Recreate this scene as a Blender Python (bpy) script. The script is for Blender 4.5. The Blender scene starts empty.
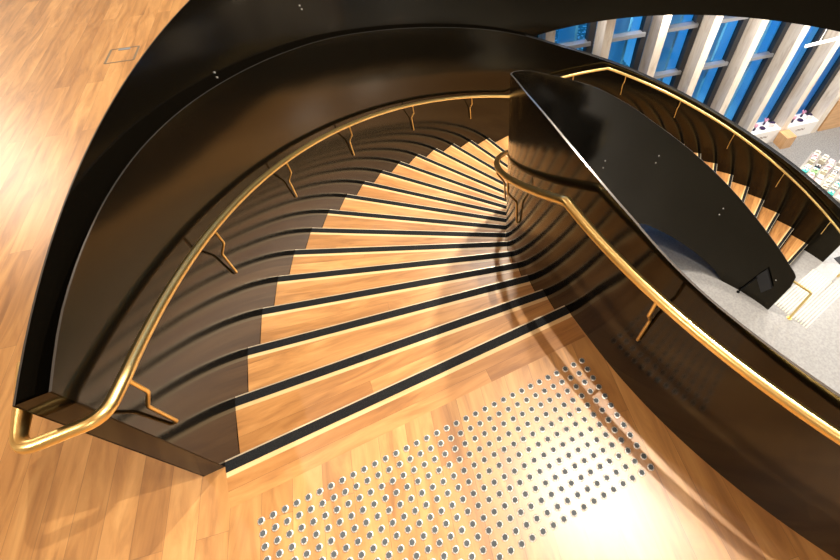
import bpy, math, random
from mathutils import Vector, Matrix
random.seed(7)
sc = bpy.context.scene
COL = sc.collection

# ------------------------------------------------------------------ camera
CAM = (0.7984, -0.6204, 2.2105)
R = ((0.9006, -0.4341, -0.0209), (-0.3566, -0.7108, -0.6063), (0.2484, 0.5535, -0.7949))
cd = bpy.data.cameras.new('camera')
cam = bpy.data.objects.new('camera', cd)
COL.objects.link(cam)
m = Matrix(((R[0][0], -R[1][0], -R[2][0]), (R[0][1], -R[1][1], -R[2][1]), (R[0][2], -R[1][2], -R[2][2])))
cam.matrix_world = Matrix.Translation(CAM) @ m.to_4x4()
cd.sensor_width = 36
cd.lens = 450.19 / 840 * 36
cd.shift_x = -(484.28 - 420) / 840
cd.shift_y = (240.72 - 280) / 840
cd.clip_start = 0.05
sc.camera = cam

# ------------------------------------------------------------------ world, exposure
w = bpy.data.worlds.new('dusk_sky')
sc.world = w
w.use_nodes = True
bg = w.node_tree.nodes['Background']
bg.inputs[0].default_value = (0.0, 0.38, 1.0, 1)
bg.inputs[1].default_value = 1.7
sc.view_settings.view_transform = 'Standard'
sc.view_settings.look = 'None'
sc.view_settings.exposure = 0.0
sc.view_settings.gamma = 1
sc.view_settings.use_curve_mapping = False

# ------------------------------------------------------------------ lights (unseen lamps, most fills and all lower ones added to brighten; fixtures are built further down)
CEIL = 4.6
CX, CY = 4.4393, 0.314
# x, y, watts, beam radius of the lamp
KEYS = [(2.24, -0.14, 140, .022), (2.60, -0.90, 75, .30)]
FILLS = [(-1.0, 1.8, 14, .08), (-5.6, 10.2, 125, .9), (-3.2, -1.0, 125, .25), (-0.6, -4.4, 70, .25), (5.0, 3.7, 880, .12), (7.3, 2.7, 340, .2), (3.2, 4.2, 130, .12),
         (7.4, -1.6, 90, .3)]  # mostly added to brighten treads and boards; two follow glare on the floor
LOWER = [(9.6, 2.6, 50, .3), (8.2, 3.75, 80, .12), (10.6, 3.5, 110, .12), (6.7, 4.78, 26, .06), (5.2, 5.16, 7, .05), (8.6, -1.6, 30, .3), (12.6, 1.6, 160, .3), (6.4, -2.8, 50, .3)]  # added to brighten the lower hall and the window fins
def lamp(x, y, z, watts, rad, col):
    ld = bpy.data.lights.new('unseen_lamp', 'AREA')
    ld.shape = 'DISK'; ld.size = rad * 2; ld.energy = watts; ld.color = col
    o = bpy.data.objects.new('unseen_lamp', ld)
    COL.objects.link(o); o.location = (x, y, z)
    return o
WARM = (1.0, 0.88, 0.74)
for x, y, e, r_ in KEYS + FILLS: lamp(x, y, CEIL - .03, e, r_, WARM)
for x, y, e, r_ in LOWER: lamp(x, y, -1.30, e, r_, (1.0, 0.93, 0.84))

# ------------------------------------------------------------------ materials
def mat(name, base=(.5, .5, .5), rough=.5, metal=0., ior=1.5, coat=0., coat_r=.1):
    M = bpy.data.materials.new(name); M.use_nodes = True
    b = M.node_tree.nodes['Principled BSDF']
    b.inputs['Base Color'].default_value = (*base, 1)
    b.inputs['Roughness'].default_value = rough
    b.inputs['Metallic'].default_value = metal
    b.inputs['IOR'].default_value = ior
    b.inputs['Coat Weight'].default_value = coat
    b.inputs['Coat Roughness'].default_value = coat_r
    return M
def nodes(M): return M.node_tree.nodes, M.node_tree.links, M.node_tree.nodes['Principled BSDF']

def wood(name, dark, mid, light, plank=None, rough=.38, grain=1.0):
    """uv: u along the grain, v across it, metres"""
    M = mat(name, mid, rough, coat=1, coat_r=.34); M.node_tree.nodes['Principled BSDF'].inputs['Coat IOR'].default_value = 1.5; n, l, b = nodes(M)
    uv = n.new('ShaderNodeUVMap')
    mp = n.new('ShaderNodeMapping'); mp.inputs['Scale'].default_value = (1.5, 9, 1)
    l.new(uv.outputs[0], mp.inputs[0])
    src = mp.outputs[0]
    if plank:
        br = n.new('ShaderNodeTexBrick'); br.inputs['Scale'].default_value = 1
        br.inputs['Brick Width'].default_value = plank[0]; br.inputs['Row Height'].default_value = plank[1]
        br.inputs['Mortar Size'].default_value = .0007; br.inputs['Mortar Smooth'].default_value = .3
        br.inputs['Color1'].default_value = (0, 0, 0, 1); br.inputs['Color2'].default_value = (1, 1, 1, 1)
        br.inputs['Mortar'].default_value = (.35, .35, .35, 1)
        br.offset = .37; br.offset_frequency = 2
        l.new(uv.outputs[0], br.inputs[0])
        sh = n.new('ShaderNodeVectorMath'); sh.operation = 'MULTIPLY_ADD'
        sh.inputs[1].default_value = (9, 17, 31)
        l.new(br.outputs['Color'], sh.inputs[0]); l.new(mp.outputs[0], sh.inputs[2])
        src = sh.outputs[0]
    no = n.new('ShaderNodeTexNoise'); no.inputs['Scale'].default_value = 1.3 * grain
    no.inputs['Detail'].default_value = 7; no.inputs['Roughness'].default_value = .6; no.inputs['Distortion'].default_value = .9
    l.new(src, no.inputs['Vector'])
    cr = n.new('ShaderNodeValToRGB')
    cr.color_ramp.elements[0].position = .30; cr.color_ramp.elements[0].color = (*dark, 1)
    cr.color_ramp.elements[1].position = .72; cr.color_ramp.elements[1].color = (*light, 1)
    e = cr.color_ramp.elements.new(.50); e.color = (*mid, 1)
    l.new(no.outputs['Fac'], cr.inputs[0])
    out = cr.outputs[0]
    if plank:
        hs = n.new('ShaderNodeMix'); hs.data_type = 'RGBA'; hs.blend_type = 'MULTIPLY'
        hs.inputs['Factor'].default_value = 1
        r2 = n.new('ShaderNodeValToRGB')
        r2.color_ramp.elements[0].color = (.74, .68, .60, 1); r2.color_ramp.elements[1].color = (1.08, 1.09, 1.10, 1)
        l.new(br.outputs['Color'], r2.inputs[0])
        l.new(out, hs.inputs[6]); l.new(r2.outputs[0], hs.inputs[7]); out = hs.outputs[2]
        m2 = n.new('ShaderNodeMix'); m2.data_type = 'RGBA'; l.new(br.outputs['Fac'], m2.inputs['Factor'])
        l.new(out, m2.inputs[6]); m2.inputs[7].default_value = (.16, .07, .025, 1); out = m2.outputs[2]
    l.new(out, b.inputs['Base Color'])
    nb = n.new('ShaderNodeTexNoise'); nb.inputs['Scale'].default_value = 2.2; nb.inputs['Detail'].default_value = 2
    l.new(uv.outputs[0], nb.inputs['Vector'])
    bu = n.new('ShaderNodeBump'); bu.inputs['Strength'].default_value = .06; bu.inputs['Distance'].default_value = .01
    l.new(nb.outputs['Fac'], bu.inputs['Height']); l.new(bu.outputs[0], b.inputs['Normal'])
    return M
W_FLOOR = wood('blackbutt_boards', (.36, .17, .052), (.58, .305, .102), (.76, .45, .17), (1.9, .13))
W_FLOOR.node_tree.nodes['Principled BSDF'].inputs['Coat IOR'].default_value = 1.72
W_TREAD = wood('blackbutt_tread', (.35, .16, .05), (.53, .26, .084), (.68, .37, .135), (3.3, .31), grain=1.2)
W_PALE = wood('pale_nosing_timber', (.64, .44, .20), (.74, .53, .26), (.82, .61, .33))
W_FIN = wood('pale_fin_timber', (.58, .47, .36), (.76, .67, .56), (.84, .76, .65), rough=.5)
W_BOOT = wood('orange_timber', (.50, .26, .10), (.62, .35, .15), (.72, .43, .2), rough=.45)
def noisy(name, a, b_, scale, rough, detail=3, **k):
    M = mat(name, a, rough, **k); n, l, b = nodes(M)
    g = n.new('ShaderNodeNewGeometry'); no = n.new('ShaderNodeTexNoise')
    no.inputs['Scale'].default_value = scale; no.inputs['Detail'].default_value = detail
    cr = n.new('ShaderNodeValToRGB'); cr.color_ramp.elements[0].color = (*a, 1); cr.color_ramp.elements[1].color = (*b_, 1)
    cr.color_ramp.elements[0].position = .35; cr.color_ramp.elements[1].position = .65
    l.new(g.outputs['Position'], no.inputs['Vector']); l.new(no.outputs['Fac'], cr.inputs[0]); l.new(cr.outputs[0], b.inputs['Base Color'])
    return M
BLACK = mat('black_bronze_gloss', (.0035, .0028, .0018), .115, ior=1.33)
BLACK.node_tree.nodes['Principled BSDF'].inputs['Specular Tint'].default_value = (1, .84, .5, 1)
MATT = mat('black_matt_paint', (.006, .006, .006), .5, ior=1.2)
def steel_wave(M):
    n, l, b = nodes(M)
    g = n.new('ShaderNodeNewGeometry'); no = n.new('ShaderNodeTexNoise'); no.inputs['Scale'].default_value = 1.1
    no.inputs['Detail'].default_value = 1
    bu = n.new('ShaderNodeBump'); bu.inputs['Strength'].default_value = .10; bu.inputs['Distance'].default_value = .03
    l.new(g.outputs['Position'], no.inputs['Vector']); l.new(no.outputs['Fac'], bu.inputs['Height']); l.new(bu.outputs[0], b.inputs['Normal'])
steel_wave(BLACK)
BRASS = mat('brushed_brass', (.90, .68, .27), .30, 1.0)
EDGE = mat('pale_metal_edge', (.75, .66, .5), .35, .6)
def grit():
    M = mat('black_grit_strip', (.01, .011, .012), .6, ior=1.2); n, l, b = nodes(M)
    g = n.new('ShaderNodeNewGeometry'); v = n.new('ShaderNodeTexNoise'); v.inputs['Scale'].default_value = 420; v.inputs['Detail'].default_value = 1
    l.new(g.outputs['Position'], v.inputs['Vector'])
    cr = n.new('ShaderNodeValToRGB'); cr.color_ramp.elements[0].position = .45; cr.color_ramp.elements[1].position = .85
    cr.color_ramp.elements[0].color = (.006, .007, .008, 1); cr.color_ramp.elements[1].color = (.045, .048, .05, 1)
    l.new(v.outputs['Fac'], cr.inputs[0]); l.new(cr.outputs[0], b.inputs['Base Color'])
    bu = n.new('ShaderNodeBump'); bu.inputs['Strength'].default_value = .3; bu.inputs['Distance'].default_value = .001
    l.new(v.outputs['Fac'], bu.inputs['Height']); l.new(bu.outputs[0], b.inputs['Normal'])
    return M
GRIT = grit()
STEEL = mat('stainless_steel', (.86, .85, .82), .48, .85)
INSERT = mat('charcoal_insert', (.10, .12, .135), .7, ior=1.25)
STONE = noisy('pale_terrazzo', (.30, .30, .30), (.39, .39, .385), 26, .35, 8)
CARPET = noisy('grey_carpet', (.17, .165, .16), (.27, .26, .25), 38, .95, 6)
PAINT = mat('warm_white_paint', (.75, .72, .66), .7)
CREAM = mat('cream_strip', (.86, .78, .58), .4)
FRAME = mat('dark_bronze_frame', (.025, .026, .030), .35)
GREYM = mat('grey_transom', (.30, .31, .33), .4, .5)
WHITE = mat('white_laminate', (.85, .83, .80), .4)
BLACKF = mat('black_mat_rubber', (.012, .012, .013), .6)
def glass():
    M = bpy.data.materials.new('window_glass'); M.use_nodes = True
    n, l = M.node_tree.nodes, M.node_tree.links
    n.remove(n['Principled BSDF'])
    t = n.new('ShaderNodeBsdfTransparent'); g = n.new('ShaderNodeBsdfGlossy'); g.inputs['Roughness'].default_value = .02
    lw = n.new('ShaderNodeLayerWeight'); pw = n.new('ShaderNodeMath'); pw.operation = 'POWER'; pw.inputs[1].default_value = 4
    f = n.new('ShaderNodeMath'); f.operation = 'MULTIPLY_ADD'; f.inputs[1].default_value = .4; f.inputs[2].default_value = .03
    l.new(lw.outputs['Facing'], pw.inputs[0]); l.new(pw.outputs[0], f.inputs[0])
    x = n.new('ShaderNodeMixShader'); t.inputs[0].default_value = (.62, .88, 1, 1)
    l.new(f.outputs[0], x.inputs[0]); l.new(t.outputs[0], x.inputs[1]); l.new(g.outputs[0], x.inputs[2])
    l.new(x.outputs[0], n['Material Output'].inputs[0])
    return M
GLASS = glass()
def emis(name, col, s):
    M = mat(name, (1, 1, 1)); b = M.node_tree.nodes['Principled BSDF']
    b.inputs['Emission Color'].default_value = (*col, 1); b.inputs['Emission Strength'].default_value = s
    return M
GLOW = emis('lamp_diffuser', WARM, 12)

# ------------------------------------------------------------------ mesh helper
class MB:
    def __init__(s): s.v = []; s.f = []; s.m = []; s.sm = []; s.uv = []
    def face(s, pts, mi=0, uv=None, smooth=False):
        i = len(s.v); s.v += [tuple(p) for p in pts]; s.f.append(tuple(range(i, i + len(pts))))
        s.m.append(mi); s.sm.append(smooth); s.uv.append(uv or [(p[0], p[1]) for p in pts])
    def grid(s, rows, mi=0, uvs=None, smooth=True, flip=False):
        i0 = len(s.v); nc = len(rows[0])
        for r in rows: s.v += [tuple(p) for p in r]
        for a in range(len(rows) - 1):
            for b in range(nc - 1):
                q = [(a, b), (a, b + 1), (a + 1, b + 1), (a + 1, b)]
                if flip: q.reverse()
                s.f.append(tuple(i0 + x * nc + y for x, y in q)); s.m.append(mi); s.sm.append(smooth)
                s.uv.append([uvs[x][y] for x, y in q] if uvs else [(rows[x][y][0], rows[x][y][1]) for x, y in q])
    def box(s, c, size, mi=0, rz=0):
        cx, cy, cz = c; hx, hy, hz = size[0] / 2, size[1] / 2, size[2] / 2
        ca, sa = math.cos(rz), math.sin(rz)
        P = {}
        for i in (-1, 1):
            for j in (-1, 1):
                for k in (-1, 1):
                    x, y = i * hx, j * hy
                    P[i, j, k] = (cx + x * ca - y * sa, cy + x * sa + y * ca, cz + k * hz)
        L = sorted(size)[-1]
        for q, (a, b) in {((-1,-1,-1),(-1,1,-1),(1,1,-1),(1,-1,-1)): (1, 0), ((-1,-1,1),(1,-1,1),(1,1,1),(-1,1,1)): (0, 1),
                  ((-1,-1,-1),(1,-1,-1),(1,-1,1),(-1,-1,1)): (0, 2), ((1,-1,-1),(1,1,-1),(1,1,1),(1,-1,1)): (1, 2),
                  ((1,1,-1),(-1,1,-1),(-1,1,1),(1,1,1)): (0, 2), ((-1,1,-1),(-1,-1,-1),(-1,-1,1),(-1,1,1)): (1, 2)}.items():
            if size[a] < size[b]: a, b = b, a
            s.face([P[k] for k in q], mi, [(k[a] * size[a] / 2 + cx, k[b] * size[b] / 2 + cy) for k in q])
    def tube(s, pts, rad, mi=0, n=12, cap=True):
        pts = [Vector(p) for p in pts]; T = []
        for i in range(len(pts)):
            a = pts[max(i - 1, 0)]; b = pts[min(i + 1, len(pts) - 1)]; T.append((b - a).normalized())
        up = Vector((0, 0, 1)) if abs(T[0].z) < .9 else Vector((1, 0, 0))
        nrm = (up - T[0] * up.dot(T[0])).normalized(); rows = []
        for i, p in enumerate(pts):
            nrm = (nrm - T[i] * nrm.dot(T[i])).normalized(); bi = T[i].cross(nrm)
            k = 1.0
            if 0 < i < len(pts) - 1:
                c = (pts[i] - pts[i - 1]).normalized().dot(T[i]); k = 1 / max(c, .6)
            rows.append([p + (nrm * math.cos(2 * math.pi * j / n) + bi * math.sin(2 * math.pi * j / n)) * rad * k for j in range(n + 1)])
        s.grid(rows, mi, flip=False)
        if cap:
            s.face(rows[0][:-1], mi); s.face(rows[-1][:-1][::-1], mi)
    def lathe(s, prof, c=(0, 0, 0), mi=0, n=16, mis=None):
        for q in range(len(prof) - 1):
            rows = [[(c[0] + r * math.cos(2 * math.pi * j / n), c[1] + r * math.sin(2 * math.pi * j / n), c[2] + z) for j in range(n + 1)] for r, z in prof[q:q + 2]]
            s.grid(rows, mis[q] if mis else mi, flip=True)
    def build(s, name, mats, parent=None):
        me = bpy.data.meshes.new(name); me.from_pydata(s.v, [], s.f)
        for M in (mats if isinstance(mats, (list, tuple)) else [mats]): me.materials.append(M)
        me.polygons.foreach_set('material_index', s.m); me.polygons.foreach_set('use_smooth', s.sm)
        ul = me.uv_layers.new(name='UVMap'); flat = [c for f in s.uv for p in f for c in p]
        ul.data.foreach_set('uv', flat)
        me.update()
        o = bpy.data.objects.new(name, me); COL.objects.link(o)
        if parent: o.parent = parent
        return o
def tag(o, label=None, cat=None, group=None, kind=None):
    for k, v in (('label', label), ('category', cat), ('group', group), ('kind', kind)):
        if v: o[k] = v
    return o
def empty(name, loc, label, cat, group=None):
    o = bpy.data.objects.new(name, None); COL.objects.link(o); o.location = loc
    return tag(o, label, cat, group)
def keep(o):     # a mesh written in world coordinates under an Empty that stands elsewhere
    o.matrix_parent_inverse = Matrix.Translation(o.parent.location).inverted(); return o

# ------------------------------------------------------------------ stair geometry (k counts steps round the axis)
T0, DT, H = math.pi, -0.0831, 0.1708
RO, RI = 4.5531, 2.7475
F = -31 * H
def P(r, k, z):
    t = T0 + k * DT; return (CX + r * math.cos(t), CY + r * math.sin(t), z)
def frange(a, b, st):
    n = max(1, int(round((b - a) / st))); return [a + (b - a) * i / n for i in range(n + 1)]
def spline(tab):
    """monotone cubic through the table"""
    xs = [t[0] for t in tab]; ys = [t[1] for t in tab]; n = len(xs)
    d = [(ys[i + 1] - ys[i]) / (xs[i + 1] - xs[i]) for i in range(n - 1)]
    ms = [d[0]] + [(d[i - 1] + d[i]) / 2 if d[i - 1] * d[i] > 0 else 0 for i in range(1, n - 1)] + [d[-1]]
    for i in range(n - 1):
        if d[i] == 0: ms[i] = ms[i + 1] = 0
    def f(x):
        if x <= xs[0]: return ys[0]
        if x >= xs[-1]: return ys[-1]
        i = 0
        while x > xs[i + 1]: i += 1
        h = xs[i + 1] - xs[i]; t = (x - xs[i]) / h
        return (2*t**3 - 3*t*t + 1)*ys[i] + (t**3 - 2*t*t + t)*h*ms[i] + (-2*t**3 + 3*t*t)*ys[i+1] + (t**3 - t*t)*h*ms[i+1]
    return f
outer_top = spline([(-.1, 1.0), (.45, 1.0), (1.09, .984), (1.75, .955), (2.26, .926), (3.13, .861), (4.3, .749), (6.17, .535), (7.55, .365), (9.37, .127),
                    (11.32, -.16), (13.85, -.547), (16.56, -.979), (17.97, -1.233), (19.5, -1.53), (22.5, -2.07), (25.65, -2.64), (28.9, -3.21), (32.2, -3.71), (34.46, -4.03), (35.7, -4.2)])
inner_top = spline([(-9, .93), (-4.3, .935), (-3.3, .932), (-2.38, .933), (-1.61, .948), (-.68, .975), (.48, .99), (1.91, .965), (3.2, .89), (4.51, .775), (7.1, .44), (9.56, .114),
                    (11.93, -.226), (14.36, -.583), (16.97, -.975), (19.55, -1.418), (22.13, -1.899), (24.29, -2.291), (28.4, -3.035), (31.32, -3.555), (34.8, -4.12), (35.3, -4.2), (35.55, -4.30), (35.66, -4.48)])
soffit_z = spline([(-9, -1.28), (-2, -1.28), (0, -1.38), (8, -2.5), (16, -3.62), (20, -3.92), (23.84, -4.13), (25.2, -4.30), (27.14, -4.57), (29.1, -4.84), (30.7, -5.08), (31.9, F - .005), (36, F - .005)])
def rin(k): return RI + (.009 * (-k - 1) if k < -1 else 0) if k > -7 else RI + .054
A = {k: float(k) for k in range(0, 17)}
A[17] = 21.9
for n_ in range(18, 31): A[n_] = 21.9 + (n_ - 17) * .98

# ------------------------------------------------------------------ structure: upper floor slab
WD = Vector((.984, -.179, 0)).normalized(); WN = Vector((-WD.y, WD.x, 0))      # along the window wall / outward
WP = Vector((10.667, 4.194, F)) + WN * .36
def wall_pt(s_, out=0, z=F): v = WP + WD * s_ + WN * out; return Vector((v.x, v.y, z))
def ray_to_bounds(t, lim_in=-.42):
    dx, dy = math.cos(t), math.sin(t); best = 99
    if dx > 1e-6: best = min(best, (15 - CX) / dx)
    if dx < -1e-6: best = min(best, (-8 - CX) / dx)
    if dy < -1e-6: best = min(best, (-8 - CY) / dy)
    q = wall_pt(0, lim_in); d = Vector((dx, dy, 0)); den = d.dot(WN)
    if den > 1e-6: best = min(best, (q - Vector((CX, CY, F))).dot(WN) / den)
    return best
GA = math.atan2(WN.y, WN.x)     # boards run square to the window wall
def fuv(p): return (p[0] * math.cos(GA) + p[1] * math.sin(GA), -p[0] * math.sin(GA) + p[1] * math.cos(GA))
def ring(mb, t0, t1, rfun, ztop, zbot, lim=-.42, n=120, mtop=0, mside=1):
    a, b = [], []
    for i in range(n + 1):
        t = t0 + (t1 - t0) * i / n; r0 = rfun(t); r1 = ray_to_bounds(t, lim)
        a.append((CX + r0 * math.cos(t), CY + r0 * math.sin(t))); b.append((CX + r1 * math.cos(t), CY + r1 * math.sin(t)))
    lift = lambda L, z: [(x, y, z) for x, y in L]
    mb.grid([lift(a, ztop), lift(b, ztop)], mtop, [[fuv(p) for p in a], [fuv(p) for p in b]], smooth=False, flip=True)
    mb.grid([lift(a, zbot), lift(b, zbot)], mside, smooth=False)
    mb.grid([lift(a, ztop), lift(a, zbot)], mside, smooth=False)
    mb.grid([lift(b, ztop), lift(b, zbot)], mside, smooth=False, flip=True)
    for i in (0, -1):
        mb.face([(*a[i], ztop), (*b[i], ztop), (*b[i], zbot), (*a[i], zbot)], mside)
fl = MB()
ring(fl, 0, math.pi, lambda t: 4.650, 0, -1.25)
ring(fl, math.pi, 2 * math.pi, lambda t: rin((T0 - t) / -DT if t < math.pi * 1.35 else -9) - .004, 0, -1.25)
tag(fl.build('floor', [W_FLOOR, PAINT]), kind='structure')
# lower floor, carpet
g = MB(); g.face([(-8, -8, F), (16, -8, F), (16, 3.4, F), (-8, 7.6, F)]); g.face([(-8, -8, F - .2), (-8, 7.6, F - .2), (16, 3.4, F - .2), (16, -8, F - .2)])
tag(g.build('floor', STONE), kind='structure')
g = MB(); ring(g, .22, math.pi - .1, lambda t: 5.0, F + .008, F, lim=-.02, mtop=0, mside=0)
tag(g.build('floor', CARPET), kind='structure')
# ceiling, walls
g = MB(); g.box((4, 2.5, CEIL + .1), (24.2, 21.4, .2)); tag(g.build('ceiling', PAINT), kind='structure')
g = MB(); g.box((-8.1, -.5, (CEIL + F) / 2), (.2, 16.6, CEIL - F)); tag(g.build('wall_left', PAINT), kind='structure')
g = MB(); g.box((16.1, -2.5, (CEIL + F) / 2), (.2, 12, CEIL - F)); tag(g.build('wall_right', PAINT), kind='structure')
g = MB(); g.box((4, -8.1, (CEIL + F) / 2), (24.4, .2, CEIL - F)); tag(g.build('wall_back', PAINT), kind='structure')
rzw = math.atan2(WD.y, WD.x)
SP = 1.05; FIN0 = -6.02
g = MB(); s0 = FIN0 - 2 * SP; c = wall_pt((s0 - 19) / 2, .1, (-1.25 + F) / 2); g.box(c, (19 + s0, .2, -1.25 - F), 0, rzw)
tag(g.build('wall_front', PAINT), kind='structure')
# the upper floor runs on behind the opening, past the window wall's end
zz = wall_pt(0, -.42); yl = lambda x: zz.y + (x - zz.x) * WD.y / WD.x
g = MB(); pp = [(-8, yl(-8)), (2.0, yl(2.0)), (2.0, 13), (-8, 13)]
g.face([(*p, 0) for p in pp], 0, [fuv(p) for p in pp]); g.face([(*p, -1.25) for p in pp][::-1], 1)
for a, b in zip(pp[1:], pp[2:] + pp[:1]): g.face([(*b, 0), (*a, 0), (*a, -1.25), (*b, -1.25)], 1)
tag(g.build('floor', [W_FLOOR, PAINT]), kind='structure')
g = MB(); g.box((-3, 13.1, CEIL / 2), (10.4, .2, CEIL)); tag(g.build('wall_far', PAINT), kind='structure')
g = MB(); g.box((2.1, 9.6, CEIL / 2), (.2, 6.8, CEIL)); tag(g.build('wall_side', PAINT), kind='structure')
g = MB(); g.box((-8.1, 10.4, CEIL / 2), (.2, 5.2, CEIL)); tag(g.build('wall_left', PAINT), kind='structure')
# outside ground, blue-lit by the sky
def outside():
    M = mat('outdoor_planting', (.5, .5, .5), .9); n, l, b = nodes(M)
    g_ = n.new('ShaderNodeNewGeometry'); v = n.new('ShaderNodeTexVoronoi'); v.inputs['Scale'].default_value = 9
    l.new(g_.outputs['Position'], v.inputs['Vector'])
    cr = n.new('ShaderNodeValToRGB'); cr.color_ramp.elements[0].position = .1; cr.color_ramp.elements[1].position = .5
    cr.color_ramp.elements[0].color = (.95, .75, .7, 1); cr.color_ramp.elements[1].color = (.12, .16, .14, 1)
    l.new(v.outputs['Distance'], cr.inputs[0]); l.new(cr.outputs[0], b.inputs['Base Color'])
    return M
g = MB(); a, b = wall_pt(-40, .15, F - .1), wall_pt(40, .15, F - .1); c, d = wall_pt(40, 40, F - .1), wall_pt(-40, 40, F - .1)
g.face([a, b, c, d]); tag(g.build('ground', mat('outdoor_paving', (.55, .55, .55), .8)), kind='structure')
g = MB(); a, b = wall_pt(-14, .3, F - .08), wall_pt(-1.6, .3, F - .08); c, d = wall_pt(-1.6, 14, F - .08), wall_pt(-14, 14, F - .08)
g.face([a, b, c, d]); tag(g.build('planting_bed', outside()), 'speckled planting bed outside the windows at the left', 'planting bed', kind='stuff')

# window bays
for n_ in range(-2, 9):
    sA = FIN0 + n_ * SP; sB = sA + SP
    fr = MB()
    for s_ in (sA + .09, sB - .16):
        c = wall_pt(s_, .0, (CEIL + F) / 2); fr.box(c, (.07 if s_ < sA + .2 else .12, .12, CEIL - F), 0, rzw)
    for z in (F + .06, -.6, 1.0, 2.6, CEIL - .06):
        fr.box(wall_pt((sA + sB) / 2, 0, z), (SP - .1, .11, .12), 0, rzw)
    wobj = tag(fr.build('window_%d' % (n_ + 3), FRAME), kind='structure')
    if n_ < 5:
        tr = MB()
        for z in (-2.0, -2.95): tr.box(wall_pt((sA + sB) / 2 - .03, -.03, z), (SP - .28, .14, .07), 0, rzw)
        tag(tr.build('transom', GREYM, wobj), 'grey metal transom')
    p = MB(); p.box(wall_pt((sA + sB) / 2, .02, (CEIL + F) / 2), (SP - .3, .012, CEIL - F - .2), 0, rzw)
    p.build('pane', GLASS, wobj)
names = ['pale timber window fin at the left tip of the window view',
         'pale timber window fin, second from the left, above the kink of the stair handrail',
         'pale timber window fin, third from the left',
         'pale timber window fin, fourth from the left',
         'pale timber window fin, fifth from the left, greyish side with a warm front edge',
         'pale timber window fin whose foot stands at the left end of the white display boxes',
         'pale timber window fin rising behind the orange timber boot',
         'pale timber window fin at the right end of the white display boxes']
for n_ in range(0, 8):
    s_ = FIN0 + n_ * SP
    f_ = MB(); f_.box(wall_pt(s_, -.19, (CEIL + F) / 2), (.165, .30, CEIL - F), 0, rzw)
    tag(f_.build('timber_column', W_FIN), names[n_], 'column', 'timber fins along the window wall')
f_ = MB(); f_.box(wall_pt(FIN0 + 7 * SP + .75, -.17, F + .45), (1.2, .34, .9), 0, rzw)
tag(f_.build('timber_counter', W_BOOT), 'low brown timber counter beyond the last window fin at the right edge', 'counter')
# outdoor blades added beyond the glass to fill it with flat blue
BLADE = mat('outdoor_blade_paint', (.62, .66, .7), .6)
for n_ in range(-2, 9):
    s_ = FIN0 + n_ * SP + .72
    f_ = MB(); f_.box(wall_pt(s_, .55, (CEIL + F) / 2), (.05, .7, CEIL - F), 0, rzw)
    tag(f_.build('backdrop_blade', BLADE), 'tall outdoor sunshade blade added to show flat blue through the window glass', 'backdrop', 'sunshade blades outside the windows')

# ------------------------------------------------------------------ staircase
ST = empty('staircase', P((RO + RI) / 2, 0, 0), 'curved timber-tread staircase with black metal sides and brass handrails', 'staircase')
def part(mb, name, mats, parent=None, label=None):
    o = mb.build(name, mats, parent or ST)
    o.matrix_parent_inverse = Matrix.Translation(ST.location).inverted() if (parent or ST) is ST else Matrix.Identity(4)
    if label: o['label'] = label
    return o
EW, GW, PW = .008, .048, .023      # widths: bright edge, grip strip, pale timber
def off(r, k, d, z):               # point on the radial line k, moved d metres back up the stair
    t = T0 + k * DT; bx, by = math.sin(t), -math.cos(t)   # direction of increasing angle = -k
    bx, by = -math.sin(t), math.cos(t)
    return (CX + r * math.cos(t) + bx * d, CY + r * math.sin(t) + by * d, z)
def nosing(k, z, n_, parent_name, ka, zdrop=H, landing=False):
    r0, r1 = RI + .001, RO - .001
    mb = MB(); q = random.uniform(0, 40)
    # pale strip, bright edge
    for mi, d0, d1 in ((1, 0, EW), (2, EW + GW, EW + GW + PW)):
        mb.face([off(r0, k, d0, z), off(r1, k, d0, z), off(r1, k, d1, z), off(r0, k, d1, z)][::-1], mi, [(r0, q), (r1, q), (r1, q + .03), (r0, q + .03)][::-1])
    mb.face([off(r0, k, EW, z), off(r1, k, EW, z), off(r1, k, EW + GW, z), off(r0, k, EW + GW, z)][::-1], 3)
    if ka is None:      # border board of the upper floor, laid along the top step
        e0, e1 = EW + GW + PW, EW + GW + PW + .13
        mb.face([off(r0, k, e0, z), off(r1, k, e0, z), off(r1, k, e1, z), off(r0, k, e1, z)][::-1], 0, [(r0, 3.35), (r1, 3.35), (r1, 3.48), (r0, 3.48)][::-1])
    # front edge and riser set back
    mb.face([off(r0, k, 0, z), off(r1, k, 0, z), off(r1, k, 0, z - .012), off(r0, k, 0, z - .012)], 1)
    mb.face([off(r0, k, 0, z - .012), off(r1, k, 0, z - .012), off(r1, k, .02, z - zdrop), off(r0, k, .02, z - zdrop)], 3)
    if ka is not None:
        ks = frange(ka, k, 1.0)
        D = EW + GW + PW
        rows, uvs = [], []
        for kk in ks:
            last = kk == ks[-1]
            rows.append([off(r, kk, D if last else (-.03 if kk == ks[0] else 0), z) if True else None for r in (r0, r1)])
            y0 = kk * .3; uvs.append([(r0 + q, y0 + q), (r1 + q, y0 + q)])
        if not landing:
            v = .42; uvs = [[(r0 + q, q), (r1 + q, q)], [(r0 + q, q + .2), (r1 + q, q + .36)]]
        else:
            uvs = [[fuv(p) for p in r] for r in rows]
        mb.grid(rows, 0, uvs, smooth=False, flip=True)
        mb.grid([[P(r, kk, z - .04) for r in (r0, r1)] for kk in ks], 3, smooth=False)
    o = part(mb, parent_name, [W_TREAD if not landing else W_FLOOR, EDGE, W_PALE, MATT])
    s_ = MB(); zt = z + .0025
    a, b, c, d = off(r0, k, EW, zt), off(r1, k, EW, zt), off(r1, k, EW + GW, zt), off(r0, k, EW + GW, zt)
    s_.face([d, c, b, a]); s_.face([a, b, (*b[:2], z), (*a[:2], z)]); s_.face([c, d, (*d[:2], z), (*c[:2], z)])
    g_ = s_.build('grip_strip', GRIT, o); g_['label'] = 'black grit anti-slip strip'
    return o
nosing(0, 0.0005, 0, 'top_nosing', None)
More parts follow.
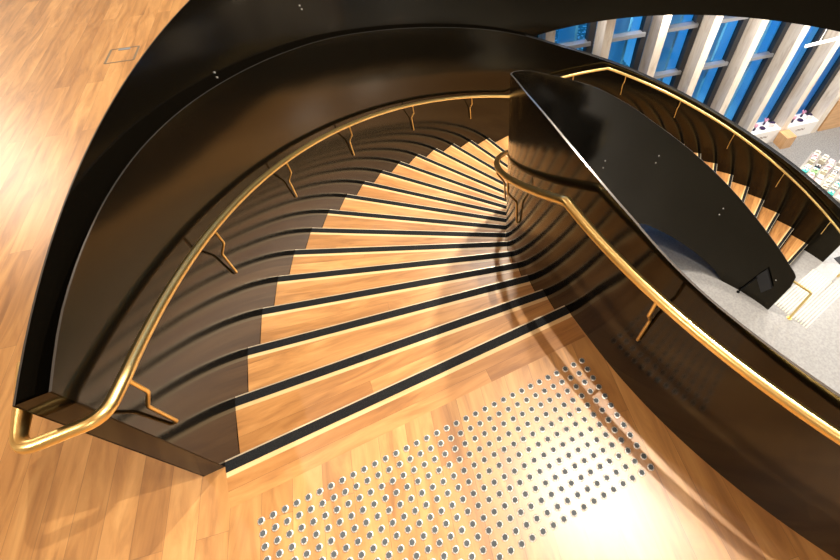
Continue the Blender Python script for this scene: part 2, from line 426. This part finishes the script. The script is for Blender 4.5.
for n_ in range(1, 31):
    nosing(A[n_], -n_ * H, n_, 'landing' if n_ == 17 else 'tread', A[n_ - 1], landing=n_ == 17)

def plate(r0f, r1f, k0, k1, ztf, zbf, step=.25, mi=0):
    """curved sheet between two radii with top and bottom edges"""
    mb = MB(); ks = frange(k0, k1, step)
    inn_t = [P(r0f(k), k, ztf(k)) for k in ks]; inn_b = [P(r0f(k), k, zbf(k)) for k in ks]
    out_t = [P(r1f(k), k, ztf(k)) for k in ks]; out_b = [P(r1f(k), k, zbf(k)) for k in ks]
    mb.grid([inn_t, inn_b], mi); mb.grid([out_t, out_b], mi, flip=True)
    mb.grid([inn_t, out_t], 1, flip=True); mb.grid([inn_b, out_b], mi)
    for i in (0, -1): mb.face([inn_t[i], out_t[i], out_b[i], inn_b[i]], mi)
    return mb
EDGEB = mat('lit_line_edge', (.05, .048, .045), .3, .3)  # lighter than the plates, paints the lit line along their top edges
c_ = lambda v: (lambda k: v)
so = lambda k: max(soffit_z(k), F)
op = plate(c_(RO), c_(RO + .007), -.07, 35.7, outer_top, so)
part(op, 'outer_side_panel', [BLACK, EDGEB])
os_ = plate(c_(RO + .080), c_(RO + .092), 12, 35.7, lambda k: min(outer_top(k), -1.31), so)
# cap between the two skins where the fascia no longer hides them
ks = frange(17.9, 35.7, .25)
os_.grid([[P(RO + .004, k, outer_top(k) - .001) for k in ks], [P(RO + .088, k, outer_top(k) - .001) for k in ks]], 1, flip=True)
os_.face([P(RO, 35.7, outer_top(35.7)), P(RO + .092, 35.7, outer_top(35.7)), P(RO + .092, 35.7, F), P(RO, 35.7, F)])
part(os_, 'outer_casing', [BLACK, MATT])
ip = plate(lambda k: rin(k) - .009, rin, -9, 35.66, inner_top, so, step=.2)
inner = part(ip, 'inner_side_panel', [BLACK, mat('highlight_line_edge', (.20, .195, .185), .22, .8)])  # edge colour raised to carry the thin highlight along the panel top
sf = MB(); ks = frange(0, 31.9, .5)
sf.grid([[P(RI, k, so(k) + .003) for k in ks], [P(RO + .09, k, so(k) + .003) for k in ks]])
part(sf, 'soffit', BLACK)
# bright bolts on the void side of the inner panel
for kb, zb in ((18.74, -2.301), (18.72, -2.437), (22.81, -2.462), (22.78, -2.603), (28.75, -3.504), (28.73, -3.659), (34.63, -4.545), (34.61, -4.715)):
    b_ = MB(); p0 = Vector(P(RI - .012, kb, zb)); p1 = Vector(P(RI - .020, kb, zb)); b_.tube([p0, p1], .011, n=10)
    o = b_.build('bolt', STEEL, inner); o['label'] = 'bright bolt head'

# ------------------------------------------------------------------ handrails
def rail_path(rf, tab, k0, k1, st=.3):
    f = lambda k: next((z0 + (z1 - z0) * (k - a) / (b - a) for (a, z0), (b, z1) in zip(tab, tab[1:]) if a <= k <= b), tab[-1][1])
    ks = sorted(set([round(x, 3) for x in frange(k0, k1, st)] + [t[0] for t in tab if k0 <= t[0] <= k1]))
    ks = [k for i, k in enumerate(ks) if i == 0 or k - ks[i - 1] > .06 or k in [t[0] for t in tab]]
    return [P(rf, k, f(k)) for k in ks], f
def rounded(pts, r, seg=6):
    out = [Vector(pts[0])]
    for a, b, c in zip(pts, pts[1:], pts[2:]):
        a, b, c = Vector(a), Vector(b), Vector(c); u = (a - b); v = (c - b); rr = min(r, u.length * .49, v.length * .49)
        p, q = b + u.normalized() * rr, b + v.normalized() * rr
        for i in range(seg + 1):
            t = i / seg; out.append(p * (1 - t) ** 2 + b * 2 * t * (1 - t) + q * t * t)
    out.append(Vector(pts[-1])); return out
RT = .021
OT = [(0.1, .835), (16.9, -2.035), (21.85, -2.035), (35.4, -4.43)]
pts, of = rail_path(RO - .08, OT, .35, 35.4)
start = rounded([(-.292, .52, .86), (-.292, .235, .86), (-.068, .232, .86), P(RO - .08, .15, .826), pts[0]], .055)
end = rounded([pts[-1], P(RO - .08, 36.6, F + .86), P(RO - .08, 36.65, F)], .06)[1:]
hb = MB(); hb.tube([(-.20, .56, .86)] + start[:-1] + [Vector(p) for p in pts] + end, RT, n=16)
outer_rail = part(hb, 'handrail', BRASS, label='brass handrail along the outer wall')
IT = [(-9, .85), (.18, .85), (16.9, -2.035), (21.85, -2.035), (35.5, -4.435)]
pts, inf_ = rail_path(RI + .083, IT, -9, 35.5)
end = rounded([pts[-1], (7.30, .55, F + .86), (7.35, .51, F + .01)], .05)[1:]
hb = MB(); hb.tube([Vector(p) for p in pts] + end, RT, n=16)
hb.lathe([(.045, 0), (.045, .008), (.0, .008)], (7.35, .51, F))
inner_rail = part(hb, 'handrail', BRASS, label='brass handrail round the inner wall')
def bracket(rail, rr, rw, k, z):
    s_ = 1 if rw > rr else -1
    pts = rounded([P(rr, k, z - .01), P(rr, k, z - .125), P(rw - s_ * .022, k + .02, z - .225), P(rw - s_ * .012, k + .05, z - .43), P(rw, k + .05, z - .435)], .012, 3)
    b_ = MB(); b_.tube(pts, .007, n=8)
    o = b_.build('bracket', BRASS, rail)
for k in (.12, 2.98, 5.92, 8.8, 11.9, 14.95, 17.7, 20.2, 22.8, 25.75, 28.77, 31.72, 34.7): bracket(outer_rail, RO - .08, RO, k, of(k))
for k in (-7.4, -2.05, 3.02, 6.0, 9.0, 12.0, 15.0, 18.7, 22.8, 25.8, 28.75, 31.7, 34.6): bracket(inner_rail, RI + .083, rin(k), k, inf_(k))

# ------------------------------------------------------------------ fascia and balustrade round the floor opening
gb = plate(c_(4.640), c_(4.646), -.07, 40, c_(1.0), c_(-1.30))
# closing plate at the head of the stair
ea, eb = P(RO, -.07, 0), P(4.646, -.07, 0)
for d in (0, .01):
    gb.face([(ea[0], ea[1] - .0 + d, 0), (eb[0], eb[1] + d, 0), (eb[0], eb[1] + d, 1.0), (ea[0], ea[1] + d, 1.0)][:: (1 if d == 0 else -1)], 0)
ob = gb.build('curved_balustrade', [BLACK, EDGEB])
tag(ob, 'tall black curved balustrade and fascia ringing the floor opening', 'balustrade')
for kb, zb in ((5.87, .61), (5.87, .575), (9.0, .47), (9.03, .435)):
    b_ = MB(); b_.tube([P(4.640, kb, zb), P(4.633, kb, zb)], .006, n=10)
    o = b_.build('bolt', STEEL, ob); o['label'] = 'bright bolt head'

# ------------------------------------------------------------------ tactile studs on the landing
def stud_mesh():
    mb = MB()
    mb.lathe([(.0156, 0), (.0149, .0030), (.0124, .0046), (.0108, .0048)], mi=0, n=20)
    mb.lathe([(.0108, .0048), (.0104, .0042), (0.0001, .0042)], mi=1, n=20)
    for j in range(6):      # dark grooves round the rim
        a = 2 * math.pi * j / 6 + .3; ca, sa = math.cos(a), math.sin(a)
        pt = lambda r, w_, z: (r * ca - w_ * sa, r * sa + w_ * ca, z)
        mb.face([pt(.0106, -.0012, .0051), pt(.0146, -.0015, .0036), pt(.0146, .0015, .0036), pt(.0106, .0012, .0051)], 1)
    return mb
def to_px(p):
    d = Vector(p) - Vector(CAM); x, y, z = (sum(R[i][j] * d[j] for j in range(3)) for i in range(3))
    return 484.28 + 450.19 * x / z, 240.72 + 450.19 * y / z, z
cells = []
for i in range(33):
    for j in range(12):
        u, v, z = to_px((i * .05, -j * .05, 0))
        if -8 < u < 848 and v < 566: cells.append((z, i, j))
cells.sort()
first = None
sl = 'small round stainless tactile stud with a dark centre, on the landing'
for z, i, j in cells[:300]:
    if first is None:
        first = stud_mesh().build('tactile_stud', [STEEL, INSERT]); o = first
    else:
        o = first.copy(); COL.objects.link(o)
    o.location = (i * .05, -j * .05, 0)
    tag(o, sl, 'stud', 'tactile studs on the landing')
rest = MB()
for z, i, j in cells[300:]:
    s_ = stud_mesh(); b0 = len(rest.v)
    rest.v += [(x + i * .05, y - j * .05, zz) for x, y, zz in s_.v]; rest.f += [tuple(b0 + q for q in f) for f in s_.f]
    rest.m += s_.m; rest.sm += s_.sm; rest.uv += s_.uv
if rest.v:
    tag(rest.build('tactile_stud', [STEEL, INSERT]), 'remaining tactile studs nearest the top step', 'stud', 'tactile studs on the landing', 'stuff')

# ------------------------------------------------------------------ floor outlet hatch in the boards
hc = [(-.728, 4.295), (-.676, 4.535), (-.426, 4.483), (-.478, 4.243)]
cxh = sum(p[0] for p in hc) / 4; cyh = sum(p[1] for p in hc) / 4
rh = math.atan2(-.052, .25)
H_ = MB(); L_ = .245
for dx, dy, sx, sy in ((0, L_/2, L_, .012), (0, -L_/2, L_, .012), (L_/2, 0, .018, L_), (-L_/2, 0, .018, L_)):
    H_.box((cxh + dx * math.cos(rh) - dy * math.sin(rh), cyh + dx * math.sin(rh) + dy * math.cos(rh), .001), (sx, sy, .004), 0, rh)
hatch = H_.build('floor_outlet_box', mat('grey_metal_trim', (.30, .27, .22), .4, .5))
tag(hatch, 'square floor outlet hatch with thin grey metal frame, flush in the boards', 'floor outlet')
t_ = MB(); t_.box((cxh - .0 * math.cos(rh) - .085 * math.sin(rh) , cyh + .10, .0015), (.10, .028, .004), 0, rh)
t_.build('pull_tab', mat('blue_grey_tab', (.22, .28, .33), .4), hatch)['label'] = 'blue-grey pull tab'

# ------------------------------------------------------------------ fixtures for the unseen lamps, most of them added
for i, (x, y, e, r_) in enumerate(KEYS + FILLS + LOWER):
    z = CEIL if i < len(KEYS + FILLS) else -1.25
    f_ = MB(); R0 = max(r_, .08)
    f_.lathe([(R0 + .02, 0), (R0 + .025, -.02), (R0, -.025), (R0, -.005)], (x, y, z), n=24)
    o = f_.build('unseen_downlight', WHITE); tag(o, 'unseen round white ceiling lamp, one of a set mostly added for brightness', 'ceiling light', 'round ceiling downlights')
    d_ = MB(); d_.lathe([(R0, -.006), (.0001, -.006)], (x, y, z), n=24); d_.build('diffuser', GLOW, o)

# ------------------------------------------------------------------ lower hall
# tactile bars at the foot of the stair
tb = empty('tactile_bar', P(3.7, 36.4, F), 'x', 'x'); bpy.data.objects.remove(tb)
proto = None
for i in range(13):
    k = 35.62 ; base = Vector(P(RI + .20, 35.62, F)); e = Vector(P(RO - .30, 35.62, F)); d = (e - base).normalized(); nn = Vector((d.y, -d.x, 0))
    if proto is None:
        b_ = MB(); L = (e - base).length; b_.box((0, 0, .003), (L, .020, .006), 0, math.atan2(d.y, d.x)); proto = b_.build('tactile_bar', CREAM); o = proto
    else: o = proto.copy(); COL.objects.link(o)
    o.location = (base + e) / 2 + nn * (.02 + i * .05)
    tag(o, 'long cream tactile bar on the pale floor at the foot of the stair', 'tactile bar', 'tactile bars at the foot of the stair')
# black mat by the end of the outer wall
g = MB(); g.box((9.55, .72, F + .006), (.8, .62, .012), 0, -.12); tag(g.build('floor_mat', BLACKF), 'black rectangular mat on the pale floor by the stair foot', 'mat')
# sign stand in the void
sx, sy = 6.929, 1.333
sg = empty('wall_box', (sx, sy, F), 'square black box on the inner wall, a slender rod reaching down to the floor', 'wall box')
b_ = MB(); b_.lathe([(.03, 0), (.03, .012), (.012, .016), (.0001, .016)], n=20); b_.build('foot', MATT, sg)
q0, q1 = Vector(P(RI - .06, 33.5, -4.72)) - Vector((sx, sy, F)), Vector(P(RI - .035, 33.65, -4.68)) - Vector((sx, sy, F))
b_ = MB(); b_.tube([(0, 0, .01), q0, q1], .012, n=10); b_.build('rod', MATT, sg)
b_ = MB(); fc = [P(RI - .055, k, z) for k, z in ((33.44, -4.69), (33.69, -4.405), (34.79, -4.734), (34.45, -4.983))]; bc = [P(RI - .014, k, z) for k, z in ((33.44, -4.69), (33.69, -4.405), (34.79, -4.734), (34.45, -4.983))]
o3 = lambda L: [(p[0] - sx, p[1] - sy, p[2] - F) for p in L]
fc, bc = o3(fc), o3(bc); b_.face(fc); b_.face(bc[::-1])
for i in range(4): b_.face([fc[i], bc[i], bc[(i + 1) % 4], fc[(i + 1) % 4]])
b_.build('box', BLACKF, sg)
# display boxes between the window fins
def squiggle(mb, s0, s1, z):
    for q in range(5):
        a = s0 + (s1 - s0) * q / 5; mb.box(wall_pt(a + .02, -.353, z + .03 * (q % 2)), (.035, .004, .012), 0, rzw + .0)
        mb.box(wall_pt(a + .045, -.353, z + .02), (.008, .004, .05), 0, rzw)
INK = mat('brown_printed_mark', (.20, .12, .08), .6)
PINK = mat('pink_petal', (.75, .35, .5), .6); PURP = mat('dark_purple_glaze', (.03, .015, .06), .3); PALEP = mat('pale_pink_card', (.8, .62, .62), .6)
for n_, where in ((5, 'left of the orange boot'), (6, 'right of the orange boot')):
    sA = FIN0 + n_ * SP + .09; sB = sA + SP - .18
    db = MB(); db.box(wall_pt((sA + sB) / 2, -.17, F + .20), (sB - sA, .36, .40), 0, rzw)
    o = tag(db.build('display_box', WHITE), 'long white display box between timber fins, ' + where, 'display box', 'white display boxes along the windows')
    q = MB(); squiggle(q, (sA + sB) / 2 - .12, (sA + sB) / 2 + .12, F + .22); q.build('printed_mark', INK, o)['label'] = 'small brown scribbled mark'
    for j in range(7):
        s_ = sA + .08 + (sB - sA - .16) * j / 6; yy = -.10 - .12 * (j % 2); zz = F + .40
        c = wall_pt(s_, yy, zz)
        if j % 3 == 0:
            it = MB(); it.lathe([(.03, 0), (.055, .01), (.07, .03), (.06, .032), (.045, .015), (.0001, .012)], n=14)
            it2 = it.build('dark_dish', PURP); it2.location = c; tag(it2, 'small dark glazed dish on a white display box', 'dish', 'dishes on the display boxes')
        elif j % 3 == 1:
            it = MB(); it.lathe([(.018, 0), (.028, .03), (.02, .08), (.028, .10), (.024, .10), (.014, .03)], n=12, mi=0)
            for a in range(5):
                aa = a * 1.256; it.tube([(0, 0, .06), (.03 * math.cos(aa), .03 * math.sin(aa), .16), (.05 * math.cos(aa), .05 * math.sin(aa), .18)], .010, 1, n=6)
            it2 = it.build('flower_vase', [PURP, PINK]); it2.location = c; tag(it2, 'little vase of pink blooms on a white display box', 'vase', 'vases on the display boxes')
        else:
            it = MB(); it.box((0, 0, .045), (.10, .03, .09), 0, .5 + j); it.box((0, 0, .093), (.085, .022, .006), 1, .5 + j)
            it2 = it.build('gift_box', [PALEP, WHITE]); it2.location = c; tag(it2, 'small pale pink box standing on a white display box', 'gift box', 'pink boxes on the display boxes')
# orange timber boot
s_ = FIN0 + 6 * SP
b_ = MB(); b_.box(wall_pt(s_ + .02, -.50, F + .17), (.27, .28, .34), 0, rzw)
tag(b_.build('timber_boot', W_BOOT), 'orange timber boot block at the foot of a window fin', 'timber block')
# table of leaflets
tx, ty = 9.98, 2.42
tbl = empty('display_table', (tx, ty, F + .008), 'grey-topped display table strewn with leaflets on the grey carpet', 'table')
b_ = MB(); b_.box((0, 0, .73), (1.12, .98, .04), 0, .35); b_.build('table_top', mat('grey_table_top', (.33, .31, .28), .5), tbl)
for a in (-1, 1):
    for c in (-1, 1):
        x, y = a * .48, c * .42; b_ = MB(); b_.box((x * math.cos(.35) - y * math.sin(.35), x * math.sin(.35) + y * math.cos(.35), .355), (.05, .05, .71), 0, .35); b_.build('leg', WHITE, tbl)
LC = {'white': mat('leaflet_paper', (.52, .51, .49), .6), 'cream': mat('cream_paper', (.55, .50, .38), .6), 'teal': mat('teal_print', (.05, .42, .38), .5), 'pink': mat('pink_print', (.8, .45, .5), .5),
      'black': mat('black_print', (.02, .02, .03), .5), 'green': mat('green_print', (.25, .5, .2), .5)}
seq = ['white', 'cream', 'black', 'teal', 'white', 'pink', 'cream', 'teal', 'black', 'white', 'green', 'cream']
protoL = {}
for i in range(7):
    for j in range(6):
        cn = seq[(i * 5 + j * 3 + (i * j) % 4) % 12]
        x, y = -.47 + i * .157 + random.uniform(-.008, .008), -.40 + j * .158 + random.uniform(-.012, .012)
        if cn not in protoL:
            b_ = MB(); hh = .03
            b_.box((0, 0, hh / 2), (.13, .105, hh), 0, 0); b_.box((.012, .006, hh + .004), (.07, .08, .008), 1, .25); b_.box((-.01, .0, hh + .010), (.05, .03, .004), 0, .2)
            o = protoL[cn] = b_.build('leaflet_stack', [LC[cn], LC['white'] if cn != 'white' else LC['cream']])
        else: o = protoL[cn].copy(); COL.objects.link(o)
        o.rotation_euler.z = .35 + random.uniform(-.12, .12); o.scale.z = random.uniform(.5, 4)
        o.location = (tx + x * math.cos(.35) - y * math.sin(.35), ty + x * math.sin(.35) + y * math.cos(.35), F + .758)
        tag(o, 'small stack of %s leaflets on the display table' % cn, 'leaflets', '%s leaflet stacks on the display table' % cn)
# white tube pendant
pd = empty('tube_pendant', (9.2, 3.57, -2.0), 'white tubular pendant lamp hanging before the windows at the right', 'pendant lamp')
b_ = MB(); b_.tube([(-.36, .04, 0), (.8, -.09, 0)], .028, n=12); b_.build('tube', emis('white_tube_glow', (1, .9, .78), .6), pd)
for x in (-.1, .6): b_ = MB(); b_.tube([(x, .01 - .11 * (x + .1), .02), (x, .01 - .11 * (x + .1), .75)], .008, n=8); b_.build('rod', WHITE, pd)
